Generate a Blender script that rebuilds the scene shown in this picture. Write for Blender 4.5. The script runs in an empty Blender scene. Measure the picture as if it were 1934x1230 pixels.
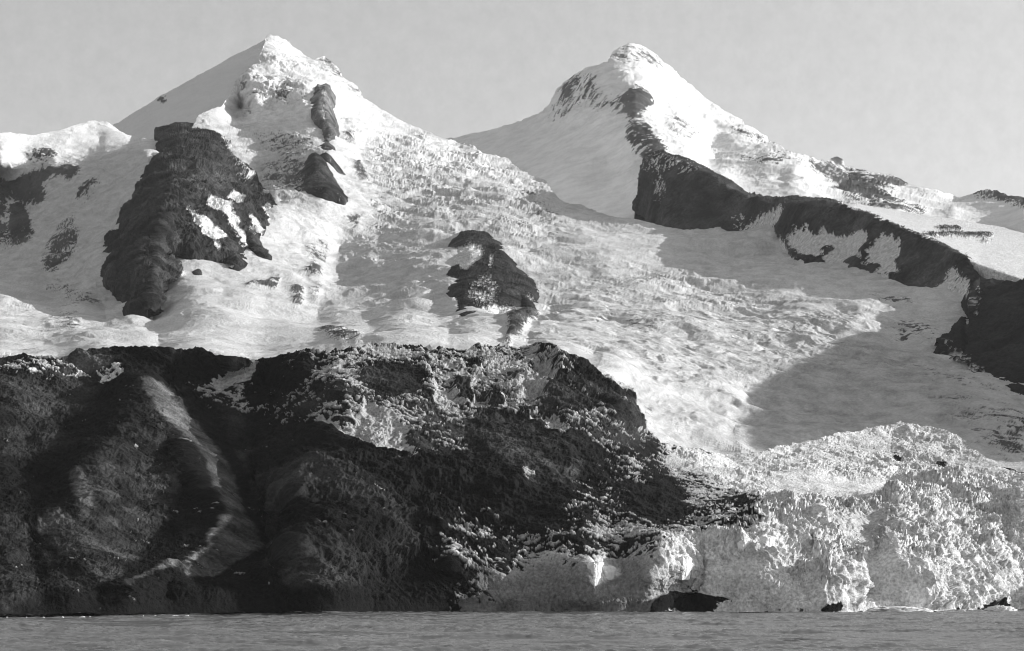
import bpy, math, time
import numpy as np
T0 = time.time()
rng = np.random.RandomState(7)
F32 = np.float32

# ------------------------------------------------------------------ survey frame
# Bearings (a) and elevations (e) were taken from the photograph in 1934x1230 units; every
# surveyed point also has its own distance in metres, so it becomes a real place in the world.
FOC, CU, VH, CAMH = 3800.0, 967.0, 1110.0, 18.0

def world(a, e, Y):
    return (a - CU) / FOC * Y, Y, CAMH + (VH - e) / FOC * Y

# ------------------------------------------------------------------ noise
TAB = (rng.rand(65536, 3) * 2 - 1).astype(F32)
TAB /= np.linalg.norm(TAB, axis=1)[:, None]
from concurrent.futures import ThreadPoolExecutor
POOL = ThreadPoolExecutor(4)
TX, TY, TZ = [np.ascontiguousarray(TAB[:, k]) for k in range(3)]
def _gchunk(args):
    xs, ys, zs = args
    xi = np.floor(xs); yi = np.floor(ys); zi = np.floor(zs)
    fx, fy, fz = xs - xi, ys - yi, zs - zi
    xi = xi.astype(np.int32); yi = yi.astype(np.int32); zi = zi.astype(np.int32)
    wx = fx*fx*fx*(fx*(fx*6-15)+10); wy = fy*fy*fy*(fy*(fy*6-15)+10); wz = fz*fz*fz*(fz*(fz*6-15)+10)
    hx = (xi*np.int32(73856093), (xi+1)*np.int32(73856093)); hy = (yi*np.int32(19349663), (yi+1)*np.int32(19349663)); hz = (zi*np.int32(83492791), (zi+1)*np.int32(83492791))
    ux, uy, uz = (1-wx, wx), (1-wy, wy), (1-wz, wz)
    acc = np.zeros(xs.size, F32)
    for dx in (0, 1):
        gx = fx-dx
        for dy in (0, 1):
            hxy = hx[dx] ^ hy[dy]; a = ux[dx]*uy[dy]; gy = fy-dy
            for dz in (0, 1):
                h = (hxy ^ hz[dz]); h = (h ^ (h >> 13)) & 65535
                acc += a*uz[dz]*(np.take(TX, h)*gx + np.take(TY, h)*gy + np.take(TZ, h)*(fz-dz))
    return acc
def gnoise(x, y, z):
    shp = x.shape
    x = x.ravel().astype(F32); y = y.ravel().astype(F32); z = z.ravel().astype(F32)
    CH = 65536
    parts = list(POOL.map(_gchunk, [(x[k:k+CH], y[k:k+CH], z[k:k+CH]) for k in range(0, x.size, CH)]))
    return (np.concatenate(parts) * F32(1.5)).reshape(shp)
def fbm(x, y, z, f, octs=4, gain=.5, ridged=False, lac=2.03, seed=0.):
    t = 0; a = 1.; tot = 0
    for o in range(octs):
        n = gnoise(x*f + 17.3*o + seed, y*f - 9.1*o + seed*.7, z*f + 4.7*o - seed)
        if ridged: n = 1 - 2.2*np.abs(n)
        t = t + a*n; tot += a; a *= gain; f *= lac
    return t / tot

def sstep(x, a, b):
    t = np.clip((x-a)/(b-a), 0, 1); return t*t*(3-2*t)
def stair(n, k, sharp=.72):
    q = n*k; f = np.floor(q); return (f+sstep(q-f, sharp, 1.)-.5)/k
# ------------------------------------------------------------------ surveyed maps
def interp(poly):
    p = np.array(poly, float)
    return lambda u: np.interp(u, p[:, 0], p[:, 1])
class Depth:
    """distance over a face from surveyed points: radial basis, linear kernel"""
    def __init__(s, pts):
        p = np.array(pts, float); s.p = p
        n = len(p); r = np.hypot(p[:, None, 0]-p[None, :, 0], p[:, None, 1]-p[None, :, 1])/300
        A = np.zeros((n+3, n+3)); A[:n, :n] = r + np.eye(n)*-.01
        A[:n, n] = A[n, :n] = 1; A[:n, n+1] = A[n+1, :n] = p[:, 0]/300; A[:n, n+2] = A[n+2, :n] = p[:, 1]/300
        s.w = np.linalg.solve(A, np.r_[p[:, 2], 0, 0, 0])
    def __call__(s, U, V):
        out = np.zeros(U.shape)
        for i, (a, b, _) in enumerate(s.p): out += s.w[i]*np.hypot(U-a, V-b)/300
        n = len(s.p)
        return out + s.w[n] + s.w[n+1]*U/300 + s.w[n+2]*V/300
def ridge(pts, step=12.):
    out = []
    for (a0, b0, y0), (a1, b1, y1) in zip(pts[:-1], pts[1:]):
        n = max(1, int(math.hypot(a1-a0, b1-b0)/step))
        out += [(a0+(a1-a0)*k/n, b0+(b1-b0)*k/n, y0+(y1-y0)*k/n) for k in range(n)]
    return out+[pts[-1]]
RS = 2.0; RU0, RV0, RW, RH = -260, 20, 1240, 600    # raster cell 2 units
def blank(v): return np.full((RH, RW), v, F32)
_gu, _gv = np.meshgrid(RU0 + RS*np.arange(RW), RV0 + RS*np.arange(RH))
def inside(poly, U, V):
    m = np.zeros(U.shape, bool); n = len(poly)
    for i in range(n):
        x0, y0 = poly[i]; x1, y1 = poly[(i+1) % n]
        if y0 == y1: continue
        c = ((V >= min(y0, y1)) & (V < max(y0, y1)))
        m ^= c & (U < x0 + (V-y0)*(x1-x0)/(y1-y0))
    return m
def blur(a, r):
    r = max(1, int(round(r/RS)))
    for _ in range(2):
        for ax in (0, 1):
            pad = [(0, 0), (0, 0)]; pad[ax] = (r+1, r)
            c = np.cumsum(np.pad(a, pad, mode='edge'), axis=ax, dtype=np.float64)
            a = ((c[2*r+1:] - c[:-2*r-1]) if ax == 0 else (c[:, 2*r+1:] - c[:, :-2*r-1])) / (2*r+1)
    return a.astype(F32)
def paint(base, items):
    r = blank(base)
    for val, bl, poly in items:
        us = [p[0] for p in poly]; vs = [p[1] for p in poly]
        m = inside(poly, _gu, _gv).astype(F32)
        if bl: m = blur(m, bl)
        r = r*(1-m) + val*m
    return r
def sample(r, U, V):
    x = np.clip((U-RU0)/RS, 0, RW-1.001); y = np.clip((V-RV0)/RS, 0, RH-1.001)
    i = x.astype(int); j = y.astype(int); fx = x-i; fy = y-j
    return (r[j, i]*(1-fx)*(1-fy) + r[j, i+1]*fx*(1-fy) + r[j+1, i]*(1-fx)*fy + r[j+1, i+1]*fx*fy)
def sdf(poly, U, V):
    d = np.full(U.shape, 1e9)
    n = len(poly)
    for i in range(n):
        x0, y0 = poly[i]; x1, y1 = poly[(i+1) % n]
        dx, dy = x1-x0, y1-y0
        t = np.clip(((U-x0)*dx + (V-y0)*dy)/(dx*dx+dy*dy+1e-9), 0, 1)
        d = np.minimum(d, np.hypot(U-x0-t*dx, V-y0-t*dy))
    return np.where(inside(poly, U, V), d, -d)

# ------------------------------------------------------------------ meshes
COL = bpy.context.scene.collection
def grid_mesh(name, X, Y, Z, mat, attrs=None, keep=None):
    nr, nc = X.shape
    co = np.stack([X, Y, Z], -1).reshape(-1, 3).astype(F32)
    idx = np.arange(nr*nc).reshape(nr, nc)
    q = np.stack([idx[:-1, :-1], idx[:-1, 1:], idx[1:, 1:], idx[1:, :-1]], -1).reshape(-1, 4)
    if keep is not None:
        kf = (keep[:-1, :-1] | keep[:-1, 1:] | keep[1:, 1:] | keep[1:, :-1]).ravel()
        q = q[kf]
        used = np.unique(q); remap = np.zeros(nr*nc, np.int64); remap[used] = np.arange(used.size)
        q = remap[q]; co = co[used]
    me = bpy.data.meshes.new(name)
    me.vertices.add(len(co)); me.vertices.foreach_set('co', co.ravel())
    me.loops.add(q.size); me.loops.foreach_set('vertex_index', q.ravel().astype(np.int32))
    me.polygons.add(len(q)); me.polygons.foreach_set('loop_start', np.arange(0, q.size, 4, dtype=np.int32))
    me.polygons.foreach_set('loop_total', np.full(len(q), 4, np.int32))
    me.update(calc_edges=True)
    for k, a in (attrs or {}).items():
        a = a.ravel().astype(F32)
        if keep is not None: a = a[used]
        me.attributes.new(k, 'FLOAT', 'POINT').data.foreach_set('value', a)
    me.materials.append(mat)
    o = bpy.data.objects.new(name, me); COL.objects.link(o)
    print('%-22s %8d verts  %.0fs' % (name, len(co), time.time()-T0))
    return o
def setting(o, label=None):
    o['kind'] = 'structure'
    if label: o['label'] = label
def thing(o, label, cat, group=None):
    o['label'] = label; o['category'] = cat
    if group: o['group'] = group
def normals(X, Y, Z):
    P = np.stack([X, Y, Z], -1)
    a = np.gradient(P, axis=1); b = np.gradient(P, axis=0)
    n = np.cross(a, b); n /= np.linalg.norm(n, axis=-1)[..., None] + 1e-9
    s = np.where(n[..., 1] > 0, -1, 1)[..., None]
    return n*s

class Surf: pass
def bspline(a, x, y, lin=False):
    xi = np.clip(np.floor(x).astype(int), 1, a.shape[1]-3); yi = np.clip(np.floor(y).astype(int), 1, a.shape[0]-3)
    fx = x-xi; fy = y-yi
    if lin:
        return a[yi, xi]*(1-fx)*(1-fy)+a[yi, xi+1]*fx*(1-fy)+a[yi+1, xi]*(1-fx)*fy+a[yi+1, xi+1]*fx*fy
    wts = lambda f: ((1-f)**3/6, (3*f**3-6*f*f+4)/6, (-3*f**3+3*f*f+3*f+1)/6, f**3/6)
    wx, wy = wts(fx), wts(fy); out = 0
    for j in range(4):
        for i in range(4):
            out = out + a[yi+j-1, xi+i-1]*wy[j]*wx[i]
    return out
def sheet(name, mat, u0, u1, top, bot, depth, D, G=.035, I=.78, rough=1., du=1.3, dv=1.3, rows=None,
          back=(60, 700, .7), disp=None, spk=6., spkz=1., warp=5., edge=3., keep=None, grade=None, lump=1.0, gvar=.35, ivar=.12, flow=0., fine=None, soft=.06):
    """a stretch of land seen between its foot line `bot` and its skyline `top`, with a real back slope behind"""
    us = np.arange(u0, u1+du, du); tt = top(us) + edge*fbm(us/40., us*0, us*0, 1., 7, .7); bb = bot(us)
    vl = np.arange(bb.max()+dv, tt.min()-dv, -dv); nr = vl.size
    if fine:
        vl = np.concatenate([vl[vl > fine[1]], np.arange(fine[1], fine[0], -fine[2]), vl[vl <= fine[0]]]); nr = vl.size
    raw = np.broadcast_to(vl[:, None], (nr, us.size))
    U = np.broadcast_to(us[None, :], (nr, us.size)).copy()
    V = np.clip(raw, tt[None, :], bb[None, :])
    valid = (raw > tt[None, :]) & (raw < bb[None, :])
    # base surface on a coarse lattice, smoothly resampled
    cs = 3.0
    cu = np.arange(u0-4*cs, u1+5*cs, cs); cv = np.arange(tt.min()-5*cs, bb.max()+6*cs, cs)
    CUg, CVg = np.meshgrid(cu, cv)
    CY = depth(CUg, CVg); CX, CY, CZ = world(CUg, CVg, CY); CN = normals(CX, CY, CZ)
    Yd = bspline(CY, (U-cu[0])/cs, (V-cv[0])/cs)
    N = np.stack([bspline(CN[..., k], (U-cu[0])/cs, (V-cv[0])/cs, lin=True) for k in range(3)], -1)
    X, Y, Z = world(U, V, Yd)
    nb, length, drop = back
    s = (np.linspace(0, 1, nb+1)[1:]**1.6*length)[:, None]
    Yb = Y[-1][None]+s; Xb = X[-1][None]+s*0; Zb = Z[-1][None]-s*drop*(s/(s+length*.06))
    X = np.vstack([X, Xb]); Y = np.vstack([Y, Yb]); Z = np.vstack([Z, Zb])
    U = np.vstack([U, np.repeat(U[-1:], nb, 0)]); V = np.vstack([V, np.repeat(V[-1:], nb, 0)])
    N = np.concatenate([N, np.repeat(N[-1:], nb, 0)], 0)
    valid = np.vstack([valid, np.ones((nb, us.size), bool)])
    if keep: S = Surf(); S.U, S.V = U, V; valid &= keep(S)
    kq = valid[:-1, :-1] | valid[:-1, 1:] | valid[1:, 1:] | valid[1:, :-1]
    us_ = np.zeros(X.shape, bool)
    for a_, b_ in ((slice(0, -1), slice(0, -1)), (slice(0, -1), slice(1, None)), (slice(1, None), slice(1, None)), (slice(1, None), slice(0, -1))): us_[a_, b_] |= kq
    fade = np.ones_like(X); fade[nr:] = .6
    full = (X, Y, Z)
    X, Y, Z, U, V, N, fade = X[us_], Y[us_], Z[us_], U[us_], V[us_], N[us_], fade[us_]
    S = Surf(); S.X, S.Y, S.Z, S.U, S.V, S.N = X, Y, Z, U, V, N
    # ragged edges between rock and snow
    w = np.minimum(1, 1.)
    wu = fbm(X, Y, Z, 1/22., 4, .6, seed=3.)*warp; wv = fbm(X, Y, Z, 1/22., 4, .6, seed=11.)*warp
    Uw, Vw = U+wu*2, V+wv*2
    Dv = sample(D, Uw, Vw) if isinstance(D, np.ndarray) else np.full(X.shape, D)
    Gv = sample(G, Uw, Vw) if isinstance(G, np.ndarray) else np.full(X.shape, G)
    Iv = sample(I, Uw, Vw) if isinstance(I, np.ndarray) else np.full(X.shape, I)
    Rv = sample(rough, U, V) if isinstance(rough, np.ndarray) else np.full(X.shape, rough)
    S.Dv, S.Rv = Dv, Rv
    fp, fq = (X*.86-Z*.5)*(1-flow), X*.5+Z*.86
    if not flow: fp, fq = X, Z*spkz
    n = fbm(fp, Y, fq, 1/spk, 4, .65, seed=5.)
    n2 = fbm(fp, Y, fq, 1/(spk*6), 3, .55, seed=25.)
    nn = .5+.5*np.tanh(2.6*n + 1.6*n2)
    ice = np.clip((Dv*1.06-.03 - nn)/soft+.5, 0, 1)
    n3 = fbm(X, Y, Z, 1/(spk*14), 3, .6, seed=27.)
    ice = np.where(Dv > .97, 1, ice)
    d = disp(S, ice) if disp else 0
    X2 = X+N[..., 0]*d*fade; Y2 = Y+N[..., 1]*d*fade; Z2 = Z+N[..., 2]*d*fade
    gv = Gv*(1+gvar*np.clip(2*n2, -1, 1.)+gvar*.8*np.clip(2.0*n, -1, 1))*(1+gvar*np.clip(2.4*n3, -.9, 1.5))
    m1 = fbm(X*.6, Y*.12, Z*1.5, 1/(spk*1.6), 5, .72, seed=41.); m2 = fbm(X*.5, Y*.2, Z*1.3, 1/(spk*9), 4, .6, True, seed=43.)
    iv = Iv*(1-ivar*np.clip(.45+2.0*m1, 0, 1.9)*(.35+.65*np.clip(Rv+.35, 0, 1.3))-ivar*.7*np.clip(.2-1.3*m2, 0, 1))
    alb = np.clip(gv, .01, .9)*(1-ice)+np.clip(iv, .05, .86)*ice
    def spread(base, v): b = base.copy(); b[us_] = v; return b
    return grid_mesh(name, spread(full[0], X2), spread(full[1], Y2), spread(full[2], Z2), mat, {'albedo': spread(np.zeros(us_.shape), alb)}, valid)

# ------------------------------------------------------------------ materials
def nd(nt, t, **kw):
    n = nt.nodes.new(t)
    for k, v in kw.items():
        if k.startswith('i_'): n.inputs[k[2:]].default_value = v
        else: setattr(n, k, v)
    return n
def land_material(name, bump=.5, size=2.5, var=.25):
    m = bpy.data.materials.new(name); m.use_nodes = True; nt = m.node_tree; nt.nodes.clear(); L = nt.links.new
    out = nd(nt, 'ShaderNodeOutputMaterial'); b = nd(nt, 'ShaderNodeBsdfPrincipled')
    b.inputs['Roughness'].default_value = .85; b.inputs['Specular IOR Level'].default_value = .04
    at = nd(nt, 'ShaderNodeAttribute', attribute_name='albedo'); 
    tc = nd(nt, 'ShaderNodeTexCoord')
    nz = nd(nt, 'ShaderNodeTexNoise'); nz.inputs['Scale'].default_value = 1/size; nz.inputs['Detail'].default_value = 4; nz.inputs['Roughness'].default_value = .65
    L(tc.outputs['Object'], nz.inputs['Vector'])
    mr = nd(nt, 'ShaderNodeMapRange'); mr.inputs['From Min'].default_value = .3; mr.inputs['From Max'].default_value = .7
    mr.inputs['To Min'].default_value = 1-var; mr.inputs['To Max'].default_value = 1+var*.6
    L(nz.outputs['Fac'], mr.inputs['Value'])
    mu = nd(nt, 'ShaderNodeMath', operation='MULTIPLY'); mu.use_clamp = True
    L(at.outputs['Fac'], mu.inputs[0]); L(mr.outputs['Result'], mu.inputs[1])
    mn = nd(nt, 'ShaderNodeMath', operation='MINIMUM'); mn.inputs[1].default_value = .88; L(mu.outputs[0], mn.inputs[0])
    cb = nd(nt, 'ShaderNodeCombineColor'); [L(mn.outputs[0], cb.inputs[i]) for i in range(3)]
    L(cb.outputs[0], b.inputs['Base Color'])
    bp = nd(nt, 'ShaderNodeBump'); bp.inputs['Strength'].default_value = bump; bp.inputs['Distance'].default_value = size*.6
    L(nz.outputs['Fac'], bp.inputs['Height']); L(bp.outputs['Normal'], b.inputs['Normal'])
    L(b.outputs[0], out.inputs[0])
    return m
M_SNOW = land_material('snow_and_rock', .35, 4., .10)
M_ICE = land_material('crevassed_ice', .7, 4.5, .20)
M_DEBRIS = land_material('debris_covered_ice', .9, 2.2, .5)
M_ROCK = land_material('dark_rock', .9, 6.0, .5)

# ------------------------------------------------------------------ relief styles
def d_glacier(S, ice):
    X, Y, Z = S.X, S.Y, S.Z; R = S.Rv
    wx = fbm(X, Y, Z, 1/75., 3, .5, seed=101.)*38; wz = fbm(X, Y, Z, 1/75., 3, .5, seed=103.)*30
    Xw, Zw = X+wx, Z+wz
    patch = sstep(fbm(Xw*.7, Y*.6, Zw*1.5, 1/130., 3, .55, seed=105.), -.22, .28)
    Yf = Y; Y = Y*.15
    big = fbm(Xw, Yf, Zw, 1/420., 3, .5, seed=1.)*30
    lens = fbm(Xw*.6, Y*.55, Zw*1.7, 1/85., 4, .5, True, seed=2.)*11
    p, q = Xw*.92-Zw*.39, Xw*.39+Zw*.92
    cr = fbm(p*.42, Yf*.2, q*1.5, 1/38., 5, .66, True, seed=6.)
    se = fbm(p*.6, Yf*.28, q, 1/17., 5, .66+.0, seed=8.)*1.3
    sc = np.clip((Yf-1400)/3500, .5, 1.25)
    steep = sstep(-S.N[..., 1], .16, .34)
    ro = np.clip(R*(.18+1.15*patch), 0, 1.5)*(.12+.88*steep); lens = lens*(.3+.7*steep)
    und = fbm(p*.35, Y*.5, q*1.3, 1/95., 4, .55, True, seed=10.)*12
    return big + und*(.35+.65*np.clip(R*1.6, 0, 1)) + lens*np.clip(R*.7+.12, 0, 1.1) + (cr*7.5*sc + se*4.2*sc)*ro + np.clip(1-S.Dv, 0, 1)*(3+8*fbm(X, Yf*.5, Z*.7, 1/36., 5, .62, True, seed=9.))
def d_rock(amp=1.):
    def f(S, ice):
        X, Y, Z = S.X, S.Y, S.Z
        wx = fbm(X, Y, Z, 1/60., 3, .5, seed=111.)*30
        a = fbm(X+wx, Y*.6, Z*.6+wx*.5, 1/150., 6, .6, True, seed=12.)*42
        b = fbm(X, Y, Z*.8, 1/24., 4, .65, seed=14.)*9
        c = stair(fbm(X+wx*.5, Y*.6, Z*.8, 1/38., 4, .6, seed=17.), 5.)*12
        return amp*(a+b+c-8) - 3*ice + 3
    return f
def d_peak(S, ice):
    X, Y, Z = S.X, S.Y, S.Z
    a = fbm(X, Y*.7, Z*.5, 1/260., 4, .5, True, seed=31.)*34
    b = fbm(X, Y, Z*.7, 1/60., 4, .55, True, seed=33.)*9
    c = fbm(X*.6, Y*.3, Z, 1/30., 5, .7, seed=35.)*8
    R = S.Rv
    return (a+b)*(.15+.85*R) + c*(.4+.6*R) + np.clip(1-S.Dv, 0, 1)*8
exec_order = []

# ================================================================== THE LAND
# ---- right peak and its long ridge (farthest)
R_top = interp([(760, 300), (830, 268), (870, 262), (920, 250), (985, 232), (1032, 214), (1042, 200), (1060, 172), (1085, 148), (1110, 131), (1150, 123), (1160, 106), (1185, 92), (1200, 90), (1220, 97), (1260, 130), (1300, 165), (1340, 198), (1400, 235), (1450, 265), (1480, 288), (1510, 300), (1556, 313), (1566, 306), (1582, 308), (1590, 324), (1640, 332), (1690, 344), (1720, 356), (1800, 374), (1845, 371), (1860, 368), (1890, 374), (1934, 382), (2100, 400), (2300, 430)])
R_dep = Depth([(1190, 92, 8800), (1150, 126, 8450), (1110, 132, 8750), (1060, 172, 8950), (1038, 212, 9050), (985, 232, 9400), (900, 255, 9800), (780, 290, 10000),
    (1220, 185, 7900), (1205, 215, 7700), (1190, 245, 7500), (1235, 285, 7050), (1100, 200, 8400), (1100, 250, 8000), (1050, 300, 7900), (950, 290, 8900), (1000, 340, 7900), (1150, 310, 7400), (1100, 380, 7000), (1180, 380, 6650), (1200, 440, 6000), (1000, 440, 6900), (800, 440, 8500),
    (1260, 130, 9000), (1300, 165, 9200), (1340, 200, 9100), (1400, 235, 9000), (1450, 265, 8900), (1250, 190, 8350), (1290, 240, 7950), (1320, 250, 8050),
    (1330, 270, 8250), (1370, 252, 8450), (1405, 254, 8450), (1450, 270, 8350), (1340, 285, 8150), (1400, 285, 7950), (1450, 300, 7450), (1500, 325, 6950), (1350, 302, 7850), (1400, 320, 7300), (1450, 335, 6900), (1300, 300, 7000), (1360, 335, 6750), (1480, 345, 6850), (1450, 370, 6550), (1550, 375, 6500), (1540, 335, 7350), (1600, 345, 7900), (1700, 370, 7450), (1700, 347, 8050), (1590, 324, 8200), (1800, 378, 7850), (1800, 395, 6850), (1934, 386, 7100), (1934, 400, 6200), (1934, 425, 6000), (2100, 410, 6000), (1800, 412, 6500), (1700, 395, 6600), (1600, 395, 6350), (1934, 460, 6000), (2300, 430, 8000), (1400, 450, 5900), (2300, 520, 6000)])
R_D = paint(1.0, [
    (.52, 9, [(1040, 240), (1050, 195), (1075, 155), (1110, 135), (1130, 150), (1150, 190), (1210, 165), (1232, 200), (1205, 235), (1190, 215), (1150, 210), (1100, 205)]),
    (.25, 5, [(1195, 165), (1222, 172), (1232, 190), (1210, 215), (1188, 245), (1190, 210), (1175, 190)]),
    (.35, 5, [(1188, 240), (1215, 232), (1245, 270), (1265, 300), (1225, 305), (1205, 300), (1186, 268)]),
    (.6, 6, [(1150, 110), (1195, 95), (1235, 115), (1260, 140), (1225, 130), (1180, 122)]),
    (.55, 6, [(1240, 230), (1290, 230), (1330, 258), (1320, 270), (1270, 255)]),
    (.05, 2, [(1370, 249), (1405, 251), (1450, 268), (1442, 270), (1400, 258)]),
    (.55, 5, [(1390, 295), (1480, 290), (1500, 300), (1470, 315), (1400, 315)]),
    (.2, 6, [(1500, 300), (1560, 312), (1620, 332), (1700, 345), (1715, 355), (1650, 370), (1690, 390), (1600, 385), (1560, 350)]),
    (.1, 3, [(1590, 352), (1640, 362), (1690, 378), (1720, 392), (1640, 385), (1600, 366)]),
    (.05, 3, [(1560, 300), (1590, 300), (1590, 322), (1562, 314)]),
    (.04, 3, [(1820, 366), (1934, 372), (2300, 425), (2300, 440), (1934, 398), (1890, 384)]),
    (.15, 4, [(1600, 390), (1740, 392), (1755, 405), (1650, 400)])])
R_rgh = paint(.55, [(.1, 14, [(900, 250), (1040, 230), (1180, 250), (1180, 360), (1240, 430), (980, 430), (850, 300)]), (.15, 10, [(1260, 280), (1600, 390), (1400, 380), (1280, 320)]), (.12, 12, [(1690, 365), (1934, 390), (2300, 430), (2300, 520), (1700, 420)]), (.25, 8, [(1330, 260), (1500, 300), (1520, 340), (1400, 330)])])
o = sheet('right_mountain_peak', M_SNOW, 760, 2300, R_top, lambda u: u*0+470, R_dep, R_D, .07, .8, R_rgh, du=1.5, dv=1.2, back=(40, 1500, .8), disp=d_peak, spk=30, spkz=.6, warp=4., edge=3.0, gvar=.5, ivar=.24, soft=.16)
setting(o, 'snow covered far right peak with a long rocky ridge running down to the right')

# ---- shaded far flank of the left peak
P_top = interp([(80, 300), (150, 262), (215, 238), (270, 205), (330, 170), (400, 130), (450, 103), (485, 86), (503, 74), (540, 90)])
P_dep = Depth([(150, 262, 8600), (215, 238, 8500), (330, 170, 8100), (450, 103, 7850), (503, 72, 7700), (540, 90, 7950), (300, 270, 7300), (200, 290, 7700), (380, 220, 7300), (430, 180, 7400), (490, 130, 7600), (530, 130, 7700), (80, 300, 8800), (200, 400, 7000), (400, 400, 6700), (540, 400, 7100)])
o = sheet('left_mountain_flank', M_SNOW, 80, 540, P_top, lambda u: u*0+340, P_dep, paint(1., [(.1, 2, [(300, 190), (312, 184), (316, 190), (305, 196)])]), .08, .72, .05, du=1.6, dv=1.6, back=(20, 1500, .8), disp=d_peak, spk=40, edge=1.5)
setting(o, 'smooth shaded snow flank falling left from the left summit')

# ---- left peak, upper glaciers and basin
M_top = interp([(-220, 262), (0, 250), (60, 254), (120, 247), (165, 238), (198, 233), (212, 243), (235, 262), (300, 270), (350, 262), (366, 240), (380, 226), (415, 204), (432, 178), (456, 150), (488, 129), (497, 100), (503, 76), (510, 70), (522, 71), (545, 82), (572, 104), (592, 114), (612, 110), (640, 135), (648, 153), (672, 172), (682, 190), (720, 214), (780, 238), (830, 260), (870, 276), (920, 292), (962, 304), (980, 318), (1000, 338), (1032, 346), (1046, 368), (1075, 384), (1120, 398), (1180, 412), (1230, 425), (1290, 437), (1330, 440), (1420, 430), (1470, 410), (1560, 440), (1640, 490), (1760, 520), (1830, 530), (1934, 560), (2200, 600)])
F_top = interp([(-220, 700), (0, 690), (60, 687), (110, 690), (150, 676), (190, 668), (250, 674), (320, 672), (380, 675), (430, 686), (470, 697), (530, 690), (620, 680), (700, 671), (760, 668), (850, 668), (960, 668), (1000, 671), (1060, 676), (1092, 690), (1130, 715), (1180, 742), (1200, 775), (1215, 835), (1240, 853), (1300, 857), (1380, 863), (1440, 860), (1490, 848), (1560, 832), (1640, 815), (1700, 808), (1750, 811), (1800, 826), (1830, 845), (1880, 880), (1934, 896), (2200, 950), (2430, 1010)])
M_pts = [(-200, 262, 5650), (0, 250, 5850), (120, 247, 6050), (203, 236, 6230), (250, 266, 6150), (300, 270, 6050), (-200, 300, 5550), (0, 288, 5700), (100, 286, 5850), (190, 272, 6050), (0, 310, 5680), (100, 300, 5750), (200, 287, 5800), (0, 345, 5850), (-200, 345, 5900), (280, 300, 5250),
    (50, 400, 5750), (150, 400, 5350), (250, 400, 4700), (200, 330, 5600), (0, 480, 5250), (100, 500, 4750), (190, 500, 4200), (-200, 500, 5500), (0, 525, 4700), (100, 560, 4300), (200, 585, 3900), (0, 545, 4000), (110, 590, 3850), (200, 610, 3650), (290, 612, 3550), (0, 600, 3400), (-200, 600, 3500), (100, 640, 2900),
    (366, 238, 6400), (415, 204, 6800), (432, 178, 7000), (490, 128, 7250), (510, 70, 7600), (522, 71, 7620), (572, 104, 7650), (612, 110, 7700), (640, 135, 7600), (682, 190, 7350), (720, 214, 7300), (780, 238, 7250), (870, 276, 7050), (962, 304, 6800), (1000, 338, 6400), (1046, 368, 6050), (1120, 398, 5700), (1230, 425, 5400), (1320, 440, 5300),
    (470, 160, 7050), (520, 120, 7300), (560, 140, 7250), (480, 195, 6850), (540, 185, 7000), (590, 160, 7150), (455, 205, 7150), (445, 225, 6950), (520, 215, 6850), (590, 210, 6560), (600, 235, 6380), (520, 238, 6650), (450, 244, 6750), (520, 252, 6400), (440, 262, 6350), (640, 230, 6800), (450, 285, 6050), (540, 285, 6000), (480, 305, 5950), (620, 300, 5650), (680, 300, 6250), (780, 300, 6500), (870, 330, 6250), (400, 330, 5300), (490, 345, 5600), (560, 350, 5350), (610, 375, 5150), (650, 400, 5150), (520, 375, 5100), (750, 380, 5600), (850, 400, 5500), (950, 380, 5700), (1000, 430, 5250), (1100, 440, 5100),
    (480, 450, 4500), (560, 440, 4850), (600, 520, 4350), (640, 450, 5000), (640, 480, 4950), (700, 490, 4650), (780, 510, 4300), (850, 530, 4000), (650, 535, 4500), (740, 570, 3950), (820, 590, 3650), (720, 450, 5050), (800, 440, 5000), (860, 450, 4900), (340, 520, 3950), (420, 560, 3750), (500, 580, 3700), (320, 600, 3550), (940, 600, 3500), (950, 480, 4550), (1040, 540, 4150), (1040, 600, 3650), (600, 600, 3700), (700, 620, 3300), (500, 640, 2900), (300, 650, 2700), (0, 660, 2400), (-200, 660, 2500), (150, 660, 2350),
    (1000, 640, 3000), (850, 640, 2900), (1150, 500, 4500), (1250, 480, 4800), (1150, 600, 3600), (1300, 560, 4100), (1250, 650, 3150), (1120, 670, 2700), (1350, 700, 3000), (1200, 720, 2600), (1300, 800, 2450), (1230, 830, 2150), (1300, 470, 5050), (1400, 480, 4800), (1300, 500, 4650), (1500, 535, 4180), (1620, 585, 3780), (1500, 640, 3500), (1450, 740, 3000), (1380, 830, 2480), (1440, 850, 2400),
    (1500, 495, 4580), (1600, 510, 4400), (1700, 535, 4120), (1780, 545, 3960), (1826, 560, 3850), (1400, 440, 5300), (1450, 440, 5150), (1700, 640, 3650), (1800, 640, 3600), (1600, 740, 3050), (1700, 780, 2800), (1800, 740, 3000), (1780, 800, 2650), (1880, 800, 2700), (1934, 860, 2450), (1900, 870, 2380), (2200, 900, 2400), (2200, 700, 3400), (1934, 700, 3300)]
_my = interp([(-200, 1930), (0, 1930), (300, 1950), (430, 1930), (700, 2000), (1000, 2090), (1100, 2120)])
M_pts += [(u, float(F_top(u))+4, float(_my(u))) for u in np.arange(-200, 1165, 12.)]
M_pts += [(u, float(F_top(u))-9, float(_my(u))+230+60*math.sin(u*.013)) for u in np.arange(-200, 1080, 24.)]
M_pts += [(u, float(F_top(u))+36, float(_my(u))+110) for u in np.arange(-200, 1165, 30.)]
M_dep = Depth(M_pts)
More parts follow.
